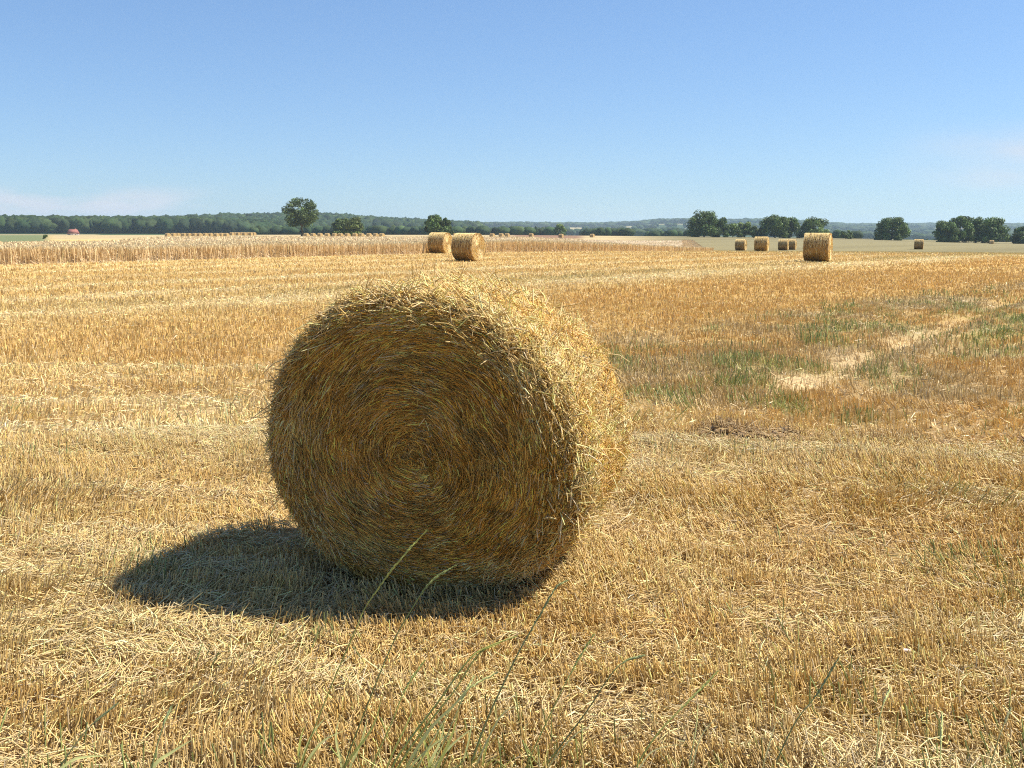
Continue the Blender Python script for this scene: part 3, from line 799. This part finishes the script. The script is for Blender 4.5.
# ------------------------------------------------------------------ trees and bushes
def tree(name, label, px, d, H, Wd, seed, lobes=26, leaves=5200, trunk=0.25, shape='round', tint=(1, 1, 1), group=None, leaf=0.38, dz=0.0):
    r_ = np.random.default_rng(seed)
    leaves = int(leaves * 1.7)
    if trunk < 0.1: Wd *= 1.15
    X = (px - 512) / 1000 * d * math.cos(PITCH)
    o = thing(name, label, 'tree' if 'bush' not in name and 'shrub' not in name else 'bush', (X, d, float(terrain(X, d)) + dz), r_.uniform(0, 0.3), group)
    zc = H * (trunk + 1) / 2; hz = H * (1 - trunk) / 2; hw = Wd / 2
    dirs = unit(r_.normal(0, 1, (lobes, 3))); rr = r_.uniform(0.15, 1, lobes) ** 0.5 * 0.86
    LC = dirs * rr[:, None] * np.array((hw, hw, hz)); LC[:, 2] += zc
    if shape == 'dome':
        LC[:, 2] = np.where(LC[:, 2] < zc, zc - (zc - LC[:, 2]) * 0.9, LC[:, 2])
    LR = r_.uniform(0.18, 0.30, lobes) * min(hw, hz * 1.2)
    if trunk < 0.1:                         # foliage down to the ground
        lobes = int(lobes * 2.0)
        zt = r_.uniform(0.06, 0.88, lobes) ** 0.9; pf = (1 - zt ** 2.4) ** 0.5
        aa = r_.uniform(0, 2 * math.pi, lobes); ra = hw * pf * r_.uniform(0.15, 1, lobes) ** 0.5 * 0.86
        LC = np.stack([ra * np.cos(aa), ra * np.sin(aa), zt * H * 0.92], -1)
        LR = r_.uniform(0.20, 0.34, lobes) * min(hw, H * 0.6)
    which = r_.choice(lobes, leaves, p=LR ** 2 / np.sum(LR ** 2))
    q = unit(r_.normal(0, 1, (leaves, 3))) * (r_.uniform(0.25, 1.08, leaves) ** 0.5)[:, None]
    C = LC[which] + q * LR[which][:, None] * np.array((1, 1, 0.85))
    C[:, 2] = np.maximum(C[:, 2], 0.15)
    nn = unit(q + r_.normal(0, 0.7, (leaves, 3)) + np.array((0, 0, 0.4)))
    a_ = unit(np.cross(nn, r_.normal(0, 1, (leaves, 3)))); b_ = np.cross(nn, a_)
    s = leaf * r_.uniform(0.5, 1.2, leaves)[:, None]
    V_ = np.stack([C - a_ * s, C - b_ * s * 0.6, C + a_ * s, C + b_ * s * 0.6], 1)
    lt = np.exp(r_.normal(0, 0.3, lobes))[which]
    col = np.array((0.098, 0.142, 0.040)) * np.array(tint) * (lt * np.exp(r_.normal(0, 0.25, leaves)))[:, None]
    link('crown', mesh_np('crown', V_.reshape(-1, 3), np.arange(leaves * 4).reshape(-1, 4), np.repeat(np.clip(col, 0, 0.4), 4, 0)), M_LEAF, o)
    bark = (0.10, 0.075, 0.05)
    rt = 0.028 * H
    tp = [tube([(0, 0, -0.3), (0.02 * H, 0, H * trunk * 0.5), (0.0, 0.01 * H, H * trunk), (0.02 * H, 0, H * (trunk + 0.35)), (0, 0, H * 0.86)],
               [rt * 1.3, rt, rt * 0.85, rt * 0.5, rt * 0.12], bark, 8)]
    for i in range(min(12, len(LC))):
        st = np.array((0.01 * H, 0, H * (trunk + r_.uniform(0.0, 0.3)))); en = LC[i]
        if en[2] > st[2] - 0.3:
            tp.append(tube([st, (st + en) / 2 + np.array((0, 0, 0.04 * H)), en], [rt * 0.4, rt * 0.26, rt * 0.06], bark, 5))
    v, f, c = join(tp)
    link('trunk', mesh_np('trunk', v, f, c), M_BARK, o, True)
    return o

tree('broadleaf_tree', 'tall round-crowned lone tree with sky gaps and a bare trunk', 301.5, 352, 13.2, 13.6, 31, 70, 3900, 0.20, tint=(0.95, 0.95, 1.0))
tree('bush', 'wide dark bush of two lobes right of the lone round tree', 340.5, 350, 6.6, 6.2, 2, 20, 2600, 0.02)
tree('bush', 'taller lighter bush right behind the wide dark bush', 351.5, 352, 7.2, 7.6, 3, 20, 3000, 0.02, tint=(1.35, 1.2, 1.1))
tree('broadleaf_tree', 'ragged leaning tree with a notched top behind the two near bales', 434, 335, 8.2, 6.4, 4, 20, 2600, 0.08, tint=(0.95, 1.05, 1.0))
tree('broadleaf_tree', 'lower lobe tree joined to the right of the ragged leaning tree', 443.5, 337, 7.0, 5.4, 14, 16, 1900, 0.08, tint=(0.95, 1.05, 1.0))
tree('broadleaf_tree', 'small pale green tree standing on the brown strip beyond the wheat', 560, 520, 6.6, 6.0, 5, 14, 1100, 0.05, tint=(1.7, 1.6, 1.6))
tree('broadleaf_tree', 'tall pointed dark tree at the left end of the right-hand hedge', 704, 400, 11.4, 12.0, 6, 34, 5200, 0.03, tint=(0.9, 1.0, 0.9))
tree('broadleaf_tree', 'small tree tucked under the right flank of the pointed dark tree', 719, 402, 8.6, 7.2, 7, 18, 2400, 0.03, tint=(1, 1.1, 1))
tree('bush', 'low rounded bush in the dip of the hedge, nearest the pointed tree', 733, 405, 6.0, 6.6, 8, 14, 1700, 0.0, tint=(1.2, 1.2, 1.1))
tree('broadleaf_tree', 'pale small tree in the middle dip of the right-hand hedge', 745, 410, 7.4, 6.4, 9, 16, 1900, 0.05, tint=(1.5, 1.4, 1.3))
tree('bush', 'low dark bush under the left side of the broad-topped hedge tree', 757, 405, 6.0, 6.4, 10, 14, 1700, 0.0)
tree('broadleaf_tree', 'broad-topped tree above the mid-sized bale in the hedge', 775, 402, 10.2, 11.0, 11, 30, 4600, 0.03, tint=(1, 1.05, 0.9))
tree('broadleaf_tree', 'tree on the right shoulder of the broad-topped hedge tree', 790, 406, 9.2, 8.4, 12, 22, 3000, 0.03, tint=(0.95, 1.0, 0.9))
tree('broadleaf_tree', 'spiky-topped tree behind the largest right-hand bale', 815, 404, 8.8, 12.0, 13, 28, 3900, 0.03, tint=(1.15, 1.15, 1.0))
tree('bush', 'small low bush right of the largest right-hand bale', 846, 405, 3.6, 5.5, 15, 12, 1000, 0.0, tint=(1.2, 1.2, 1.1))
tree('broadleaf_tree', 'lone rounded tree between the hedge and the far right grove', 892, 380, 9.0, 12.4, 36, 44, 5600, 0.02, 'dome', tint=(0.95, 1.05, 0.95))
tree('broadleaf_tree', 'leftmost low tree of the far right grove', 946, 352, 8.0, 8.6, 17, 24, 3200, 0.02, tint=(0.9, 1.0, 1))
tree('broadleaf_tree', 'tallest tree of the far right grove, second from its left end', 960, 356, 9.8, 9.0, 18, 24, 3600, 0.02, tint=(1, 1.08, 0.95))
tree('broadleaf_tree', 'middle tree of the far right grove, behind two others', 976, 362, 9.8, 9.0, 19, 24, 3600, 0.02, tint=(0.95, 1.0, 0.95))
tree('broadleaf_tree', 'broad tree at the right end of the far right grove', 992, 356, 9.6, 10.4, 20, 28, 4200, 0.02, tint=(1, 1.1, 0.95))
tree('broadleaf_tree', 'dark tree cut by the right picture edge past the grove', 1027, 350, 6.6, 9.0, 21, 22, 2800, 0.02, tint=(0.85, 0.95, 1))
tree('shrub', 'tiny dark shrub on the green strip left of the red-roofed house', 45, 260, 1.1, 1.3, 22, 8, 300, 0.0, leaf=0.2)

# ------------------------------------------------------------------ house with a red roof
X = (73 - 512) / 1000 * 620 * math.cos(PITCH)
ho = thing('farmhouse', 'small far house with a red tiled roof before the dark wood', 'house', (X, 620, float(terrain(X, 620)) - 1.2), R(12))
ho.scale = (0.8, 0.8, 0.85)
def box(x0, x1, y0, y1, z0, z1, col):
    v = np.array([(x, y, z) for z in (z0, z1) for y in (y0, y1) for x in (x0, x1)], float)
    f = np.array([(0, 2, 3, 1), (4, 5, 7, 6), (0, 1, 5, 4), (2, 6, 7, 3), (0, 4, 6, 2), (1, 3, 7, 5)])
    return v, f, np.tile(np.array(col), (8, 1))
def prism_roof(hx, hy, z0, z1, inset, col):
    v = np.array([(-hx, -hy, z0), (hx, -hy, z0), (hx, hy, z0), (-hx, hy, z0), (-hx + inset, 0, z1), (hx - inset, 0, z1)], float)
    return v, [np.array([(0, 1, 5, 4), (2, 3, 4, 5), (3, 2, 1, 0)]), np.array([(1, 2, 5), (3, 0, 4)])], np.tile(np.array(col), (6, 1))
v, f, c = box(-3.7, 3.7, -3, 3, -0.5, 2.6, (0.5, 0.42, 0.36)); link('wall', mesh_np('wall', v, f, c), M_WALL, ho)
v, f, c = prism_roof(4.1, 3.5, 2.45, 5.6, 1.2, (0.32, 0.13, 0.10)); rf = link('roof', mesh_np('roof', v, f, c), M_ROOF, ho)
v, f, c = box(1.2, 1.8, 0.3, 0.9, 4.6, 6.1, (0.35, 0.16, 0.11)); link('chimney', mesh_np('chimney', v, f, c), M_ROOF, rf)
for wx in (-2.1, 2.1):
    v, f, c = box(wx - 0.5, wx + 0.5, -3.06, -2.98, 0.9, 2.1, (0.06, 0.07, 0.08)); link('window', mesh_np('window', v, f, c), M_WALL, ho)
v, f, c = box(-0.5, 0.5, -3.06, -2.98, -0.4, 1.9, (0.14, 0.09, 0.06)); link('door', mesh_np('door', v, f, c), M_WALL, ho)

# ------------------------------------------------------------------ grass plants at the photographer's feet
GR_D = (0.44, 0.46, 0.12); GR_L = (0.62, 0.63, 0.25); GR_P = (0.48, 0.46, 0.22)
def catmull(pts, n=14):
    P = np.array(pts); P = np.concatenate([[2 * P[0] - P[1]], P, [2 * P[-1] - P[-2]]])
    out = []
    for i in range(1, len(P) - 2):
        for t in np.linspace(0, 1, n, endpoint=False):
            a, b, c, d = P[i - 1], P[i], P[i + 1], P[i + 2]
            out.append(0.5 * ((2 * b) + (c - a) * t + (2 * a - 5 * b + 4 * c - d) * t * t + (3 * b - a - 3 * c + d) * t ** 3))
    out.append(P[-2]); return np.array(out)

def stem_line(pix, d, dd):
    pts = [point_at(px, py, d + dd * i / max(len(pix) - 1, 1)) for i, (px, py) in enumerate(pix)]
    a, b = pts[0], pts[1]
    z0 = float(terrain(a[0], a[1]))
    if a[2] > z0 + 0.01:                       # carry the stem on down to the soil
        k_ = (a[2] - z0 + 0.02) / max(b[2] - a[2], 0.02)
        foot = a - (b - a) * k_ * np.array((0.45, 0.45, 1)); foot[2] = float(terrain(foot[0], foot[1])) - 0.02
        pts = [foot] + pts
    return catmull(pts, 8)

def seed_head(line, col, r_):
    """a slim spike of overlapping grains along the end of a stem"""
    n = 46; k0 = len(line)
    t = np.linspace(0, 1, n); q = np.stack([np.interp(t * (k0 - 1), np.arange(k0), line[:, i]) for i in range(3)], -1)
    T = unit(np.gradient(q, axis=0))
    a = unit(np.cross(T, r_.normal(0, 1, (n, 3)))); ln = 0.012 * np.sin(np.pi * (0.12 + 0.86 * t))[:, None] + 0.004
    P0 = q - T * 0.002; P1 = q + T * ln * 0.55 + a * 0.0026; P2 = q + T * ln * 1.2 + a * 0.0018
    w = 0.0024 * np.sin(np.pi * (0.15 + 0.8 * t)) + 0.0004
    return prisms(np.stack([P0, P1, P2], 1), np.stack([w * 0.5, w, w * 0.2], 1), np.clip(np.array(col) * np.exp(r_.normal(0, 0.15, (n, 1))), 0, 1), 3)

def grass_plant(label, stems, leaves, d, seed, tufts=10, tall=0.2):
    r_ = np.random.default_rng(seed)
    bx = np.mean([s[0][0][0] for s in stems]) if stems else leaves[0][0][0][0]
    p = point_at(bx, 775, d)
    o = thing('grass_plant', label, 'grass plant', (p[0], p[1], float(terrain(p[0], p[1]))), 0, 'grass plants along the verge')
    org = np.array(o.location)
    for pix, head, col, wd_ in stems:
        ln = stem_line(pix, d, 0.10) - org
        cut = len(ln) - int(len(ln) * head)
        kk = len(ln)
        rad_ = np.linspace(1.0, 0.55, kk) * wd_
        v, f, c = tube(ln, rad_, col, 5)
        link('stem', mesh_np('stem', v, f, c), M_GREEN, o, True)
        if head > 0:
            v, f, c = seed_head(ln[cut - 1:], np.array(col) * 1.25 + 0.03, r_)
            link('seed_head', mesh_np('seed_head', v, f, c), M_GREEN, o)
    for pix, col, wd_ in leaves:
        ln = stem_line(pix, d, 0.06) - org
        kk = len(ln); t = np.linspace(0, 1, kk)
        w = wd_ * np.clip(np.sin(np.pi * np.clip(t * 0.9 + 0.12, 0, 1)), 0.06, 1)
        T = unit(np.gradient(ln, axis=0)); S = unit(np.cross(T, np.array((0.25, -0.9, 0.35)))); U = np.cross(S, T)
        vv = np.concatenate([ln - S * w[:, None], ln - U * (w * 0.25)[:, None], ln + S * w[:, None]])
        f = [(i, i + 1, kk + i + 1, kk + i) for i in range(kk - 1)] + [(kk + i, kk + i + 1, 2 * kk + i + 1, 2 * kk + i) for i in range(kk - 1)]
        link('leaf', mesh_np('leaf', vv, np.array(f), np.tile(np.array(col), (len(vv), 1))), M_GREEN, o, True)
    # basal tuft
    if tufts:
        n = tufts
        la = r_.uniform(0, 2 * math.pi, n); le = np.abs(r_.normal(0.3, 0.25, n)); h = r_.uniform(0.4, 1.0, n) * tall
        dd = unit(np.stack([np.cos(la) * le + 0.25, np.sin(la) * le, np.ones(n)], -1))
        P0 = np.stack([r_.normal(0, 0.025, n), r_.normal(0, 0.025, n), np.full(n, -0.01)], -1)
        P1 = P0 + dd * (h * 0.55)[:, None]; P2 = P1 + unit(dd + np.stack([np.cos(la) * 0.5 + 0.3, np.sin(la) * 0.5, -0.2 * np.ones(n)], -1)) * (h * 0.5)[:, None]
        ww = r_.uniform(0.0012, 0.0026, n)
        cols = np.where(r_.random(n)[:, None] < 0.55, np.array(GR_D), np.array(GR_L)) * np.exp(r_.normal(0, 0.2, (n, 1)))
        v, f, c = prisms(np.stack([P0, P1, P2], 1), np.stack([ww, ww, ww * 0.2], 1), np.clip(cols, 0, 1), 2)
        link('tuft', mesh_np('tuft', v, f, c), M_GREEN, o)
    return o

TH = 0.0026
grass_plant('tall grass with a green seed head reaching over the left part of the bale shadow',
            [([(300, 768), (328, 694), (356, 629), (367, 605), (398, 562), (427, 530)], 0.34, GR_D, TH)], [([(300, 768), (312, 735), (330, 712)], GR_L, 0.004), ([(304, 768), (322, 742), (350, 728)], GR_L, 0.004), ([(298, 768), (300, 742), (306, 722)], GR_D, 0.004)], 2.95, 501)
grass_plant('tall grass whose pale curved seed head tips right before the bale shadow',
            [([(345, 765), (367, 706), (392, 645), (410, 612), (430, 583), (456, 565)], 0.26, (0.25, 0.29, 0.09), TH)], [([(346, 765), (372, 728), (384, 690)], GR_D, 0.004), ([(350, 768), (362, 740), (368, 712)], GR_L, 0.004), ([(342, 768), (336, 738), (340, 715)], GR_L, 0.0035)], 2.95, 502, 14)
grass_plant('clump of dark arching blades bending right, below the middle of the bale shadow',
            [([(392, 768), (411, 738), (439, 701), (467, 662), (485, 648), (517, 636)], 0.0, GR_D, TH * 1.5), ([(418, 768), (436, 735), (452, 708), (470, 688), (498, 672)], 0.3, GR_L, TH), ([(372, 768), (392, 722), (405, 690), (425, 660)], 0.3, GR_D, TH), ([(398, 768), (425, 728), (455, 690), (478, 655), (500, 643)], 0.0, GR_D, TH * 1.3)],
            [([(407, 768), (430, 729), (458, 701), (486, 668)], GR_L, 0.005), ([(388, 765), (407, 724), (416, 701)], GR_D, 0.003), ([(410, 768), (440, 740), (470, 725)], GR_L, 0.003)], 2.9, 503, 26, 0.26)
grass_plant('tall upright grass with a long pale seed head, right of the dark arching clump',
            [([(470, 768), (485, 725), (502, 687), (520, 650), (540, 615), (556, 588), (568, 580)], 0.42, (0.28, 0.31, 0.12), TH * 1.3)],
            [([(462, 768), (470, 735), (474, 705)], GR_L, 0.003), ([(482, 768), (492, 730), (512, 700)], GR_D, 0.003), ([(476, 768), (490, 735), (505, 712), (528, 702)], GR_P, 0.003), ([(470, 768), (484, 728), (497, 694)], GR_D, 0.0035)], 2.95, 504, 18, 0.22)
grass_plant('low spray of broad light green blades just right of the dark arching clump',
            [([(432, 768), (446, 738), (462, 700), (474, 676)], 0.3, GR_L, TH)],
            [([(428, 768), (440, 742), (446, 715)], GR_L, 0.0045), ([(434, 768), (455, 742), (482, 722)], GR_L, 0.004), ([(438, 768), (452, 735), (460, 705)], GR_D, 0.0045), ([(430, 768), (424, 740), (412, 722)], GR_D, 0.004)], 2.9, 515, 22, 0.2)
grass_plant('thin dark grass stalk rising straight, second right of the long pale seed head',
            [([(526, 768), (550, 715), (573, 669), (594, 634)], 0.3, GR_D, TH)], [], 2.95, 505, 8, 0.15)
grass_plant('grass with a drooping pale tip bending far to the right',
            [([(545, 768), (559, 748), (587, 711), (610, 676), (624, 662), (645, 655)], 0.2, (0.22, 0.25, 0.09), TH)], [([(548, 768), (575, 735), (600, 722)], GR_P, 0.0025)], 2.95, 506, 8, 0.15)
grass_plant('dark slanting grass stalk under the lower right of the bale',
            [([(636, 768), (656, 736), (677, 713), (698, 692), (718, 671)], 0.35, GR_D, TH * 1.2)], [([(640, 768), (655, 750), (690, 742)], GR_P, 0.0025)], 2.9, 507, 10, 0.16)
grass_plant('short pale upright grass blade just right of the dark slanting stalk',
            [([(689, 768), (696, 729), (698, 704)], 0.0, GR_L, TH)], [([(692, 768), (702, 735), (722, 712)], GR_P, 0.0025)], 2.95, 508, 12, 0.16)
grass_plant('slanting grass stalk with a thin head in the open right foreground',
            [([(774, 768), (795, 723), (817, 694), (839, 657)], 0.3, (0.2, 0.23, 0.09), TH)], [([(763, 768), (772, 735), (780, 712)], GR_P, 0.0025)], 2.95, 509, 12, 0.17)
grass_plant('short pale stalk third from the right picture edge', [([(876, 768), (880, 717), (890, 688)], 0.2, GR_L, TH * 0.9)], [], 2.95, 510, 6, 0.12)
grass_plant('pale upright stalk second from the right picture edge', [([(940, 768), (942, 712)], 0.3, GR_L, TH)], [], 2.95, 511, 9, 0.12)
grass_plant('brownish grass stalk nearest the right picture edge', [([(990, 768), (1000, 735), (1011, 708)], 0.2, (0.3, 0.28, 0.12), TH)], [], 2.95, 512, 6, 0.12)
grass_plant('grass stalk nearest the left picture edge with a flat green leaf',
            [([(60, 768), (88, 729), (118, 703)], 0.3, (0.2, 0.22, 0.09), TH)], [([(64, 766), (86, 757), (110, 756)], GR_L, 0.0045)], 2.9, 513, 8, 0.13)
grass_plant('grass with a broad bright leaf slanting right, second from the left edge',
            [([(152, 768), (162, 729), (171, 707)], 0.3, (0.2, 0.24, 0.09), TH)], [([(152, 768), (172, 752), (197, 737)], GR_L, 0.0055)], 2.9, 514, 10, 0.13)

# a pale scrap lying in the stubble
sx, sy = ground_at(905, 667)
v = IV2 * np.array((0.022, 0.009, 0.007)) * (1 + rng.normal(0, 0.10, (len(IV2), 1)))
so = link('chaff_scrap', mesh_np('chaff_scrap', v, IF2, np.tile(np.array((0.75, 0.62, 0.52)), (len(v), 1))), M_SCRAP)
so.location = (sx, sy, float(terrain(sx, sy)) + 0.075); so.rotation_euler = (0.1, 0.1, R(20))
tag(so, 'small whitish scrap lying on the stubble at the lower right', 'scrap')

# ------------------------------------------------------------------ haze
hz_me = bpy.data.meshes.new('haze')
lo_, hi_ = -60.0, 75.0
zmin = float(V[:, 2].min()) - 1.0; zmax = 62.0
S = 6600.0
hv, hf, _ = box(-S, S, -S, S, zmin, zmax, (1, 1, 1))
hz_me.from_pydata([tuple(q) for q in hv], [], [tuple(int(i) for i in q) for q in hf])
mh = bpy.data.materials.new('haze'); mh.use_nodes = True
hn = mh.node_tree; hn.nodes.clear()
out = hn.nodes.new('ShaderNodeOutputMaterial'); pv = hn.nodes.new('ShaderNodeVolumePrincipled')
pv.inputs['Color'].default_value = (0.60, 0.80, 1.0, 1); pv.inputs['Density'].default_value = 1.25e-4; pv.inputs['Anisotropy'].default_value = 0.2
hn.links.new(pv.outputs[0], out.inputs['Volume'])
ho_ = link('haze', hz_me, mh); ho_['kind'] = 'stuff'

# ------------------------------------------------------------------ light
SUN = np.array((0.76, 0.17, 1.0)); SUN /= np.linalg.norm(SUN)
EL = math.asin(SUN[2]); ROT = math.atan2(SUN[0], SUN[1])
sl = bpy.data.lights.new('sun', 'SUN'); sl.energy = 5.0; sl.angle = R(0.53); sl.color = (1.0, 0.92, 0.79)
so_ = bpy.data.objects.new('sun', sl); COL.objects.link(so_)
from mathutils import Vector
so_.rotation_euler = Vector(-SUN).to_track_quat('-Z', 'Y').to_euler()
so_.location = (30, 0, 40)

w = bpy.data.worlds.new('World'); scene.world = w; w.use_nodes = True
wn = w.node_tree; bg = wn.nodes['Background']
sky = wn.nodes.new('ShaderNodeTexSky'); sky.sky_type = 'NISHITA'; sky.sun_disc = False
sky.sun_elevation = EL; sky.sun_rotation = ROT; sky.altitude = 250; sky.air_density = 1.0; sky.dust_density = 0.08; sky.ozone_density = 2.0
# faint clouds low on the left and a veil on the right
tcw = wn.nodes.new('ShaderNodeTexCoord')
sep = wn.nodes.new('ShaderNodeSeparateXYZ'); wn.links.new(tcw.outputs['Generated'], sep.inputs[0])
def wm(op, a, b=None, clamp=False):
    m = wn.nodes.new('ShaderNodeMath'); m.operation = op; m.use_clamp = clamp
    for i, q in enumerate((a, b)):
        if q is None: continue
        if isinstance(q, (int, float)): m.inputs[i].default_value = q
        else: wn.links.new(q, m.inputs[i])
    return m.outputs[0]
def wrange(v, a, b, c=0.0, d=1.0):
    m = wn.nodes.new('ShaderNodeMapRange'); m.interpolation_type = 'SMOOTHSTEP'
    m.inputs[1].default_value = a; m.inputs[2].default_value = b; m.inputs[3].default_value = c; m.inputs[4].default_value = d
    wn.links.new(v, m.inputs[0]); return m.outputs[0]
azw = wm('DIVIDE', sep.outputs[0], wm('MAXIMUM', sep.outputs[1], 0.05)); elw = sep.outputs[2]
cmb = wn.nodes.new('ShaderNodeCombineXYZ'); wn.links.new(wm('MULTIPLY', azw, 9.0), cmb.inputs[0]); wn.links.new(wm('MULTIPLY', elw, 42.0), cmb.inputs[1])
nzw = wn.nodes.new('ShaderNodeTexNoise'); nzw.inputs['Scale'].default_value = 1.0; nzw.inputs['Detail'].default_value = 6; wn.links.new(cmb.outputs[0], nzw.inputs['Vector'])
left = wm('MULTIPLY', wm('MULTIPLY', wrange(azw, -0.27, -0.36), wrange(elw, 0.045, 0.022)), wrange(nzw.outputs['Fac'], 0.35, 0.6))
right = wm('MULTIPLY', wm('MULTIPLY', wrange(azw, 0.34, 0.52), wm('MULTIPLY', wrange(elw, 0.02, 0.05), wrange(elw, 0.10, 0.065))), wrange(nzw.outputs['Fac'], 0.3, 0.7, 0.4, 1.0))
cl = wm('ADD', wm('MULTIPLY', left, 0.95), wm('MULTIPLY', right, 0.8), True)
mxw = wn.nodes.new('ShaderNodeMixRGB'); wn.links.new(cl, mxw.inputs[0]); tint = wn.nodes.new('ShaderNodeVectorMath'); tint.operation = 'MULTIPLY'; tint.inputs[1].default_value = (0.86, 1.0, 1.18)
wn.links.new(sky.outputs[0], tint.inputs[0]); gm = wn.nodes.new('ShaderNodeGamma'); gm.inputs[1].default_value = 0.7; wn.links.new(tint.outputs[0], gm.inputs[0])
tn2 = wn.nodes.new('ShaderNodeVectorMath'); tn2.operation = 'MULTIPLY'; tn2.inputs[1].default_value = (1.17, 1.40, 1.68)
wn.links.new(gm.outputs[0], tn2.inputs[0]); wn.links.new(tn2.outputs[0], mxw.inputs[1]); mxw.inputs[2].default_value = (5.6, 6.0, 6.7, 1)
wn.links.new(mxw.outputs[0], bg.inputs['Color']); bg.inputs['Strength'].default_value = 0.074

# ------------------------------------------------------------------ camera and view
cam = bpy.data.cameras.new('camera'); cam.sensor_width = 36; cam.lens = F / 1024 * 36; cam.clip_start = 0.05; cam.clip_end = 20000
co = bpy.data.objects.new('camera', cam); COL.objects.link(co)
co.location = (0, 0, EYE); co.rotation_euler = (R(90) - PITCH, 0, 0)
scene.camera = co
vs = scene.view_settings
scene.display_settings.display_device = 'sRGB'
vs.view_transform = 'Standard'; vs.look = 'None'; vs.exposure = 0.80; vs.gamma = 1.0; vs.use_curve_mapping = False
scene.cycles.volume_bounces = 1
scene.cycles.max_bounces = 6
scene.cycles.use_denoising = False
scene.cycles.pixel_filter_type = 'BLACKMAN_HARRIS'; scene.cycles.filter_width = 1.15
scene.cycles.denoiser = 'OPENIMAGEDENOISE'
scene.cycles.denoising_input_passes = 'RGB_ALBEDO_NORMAL'
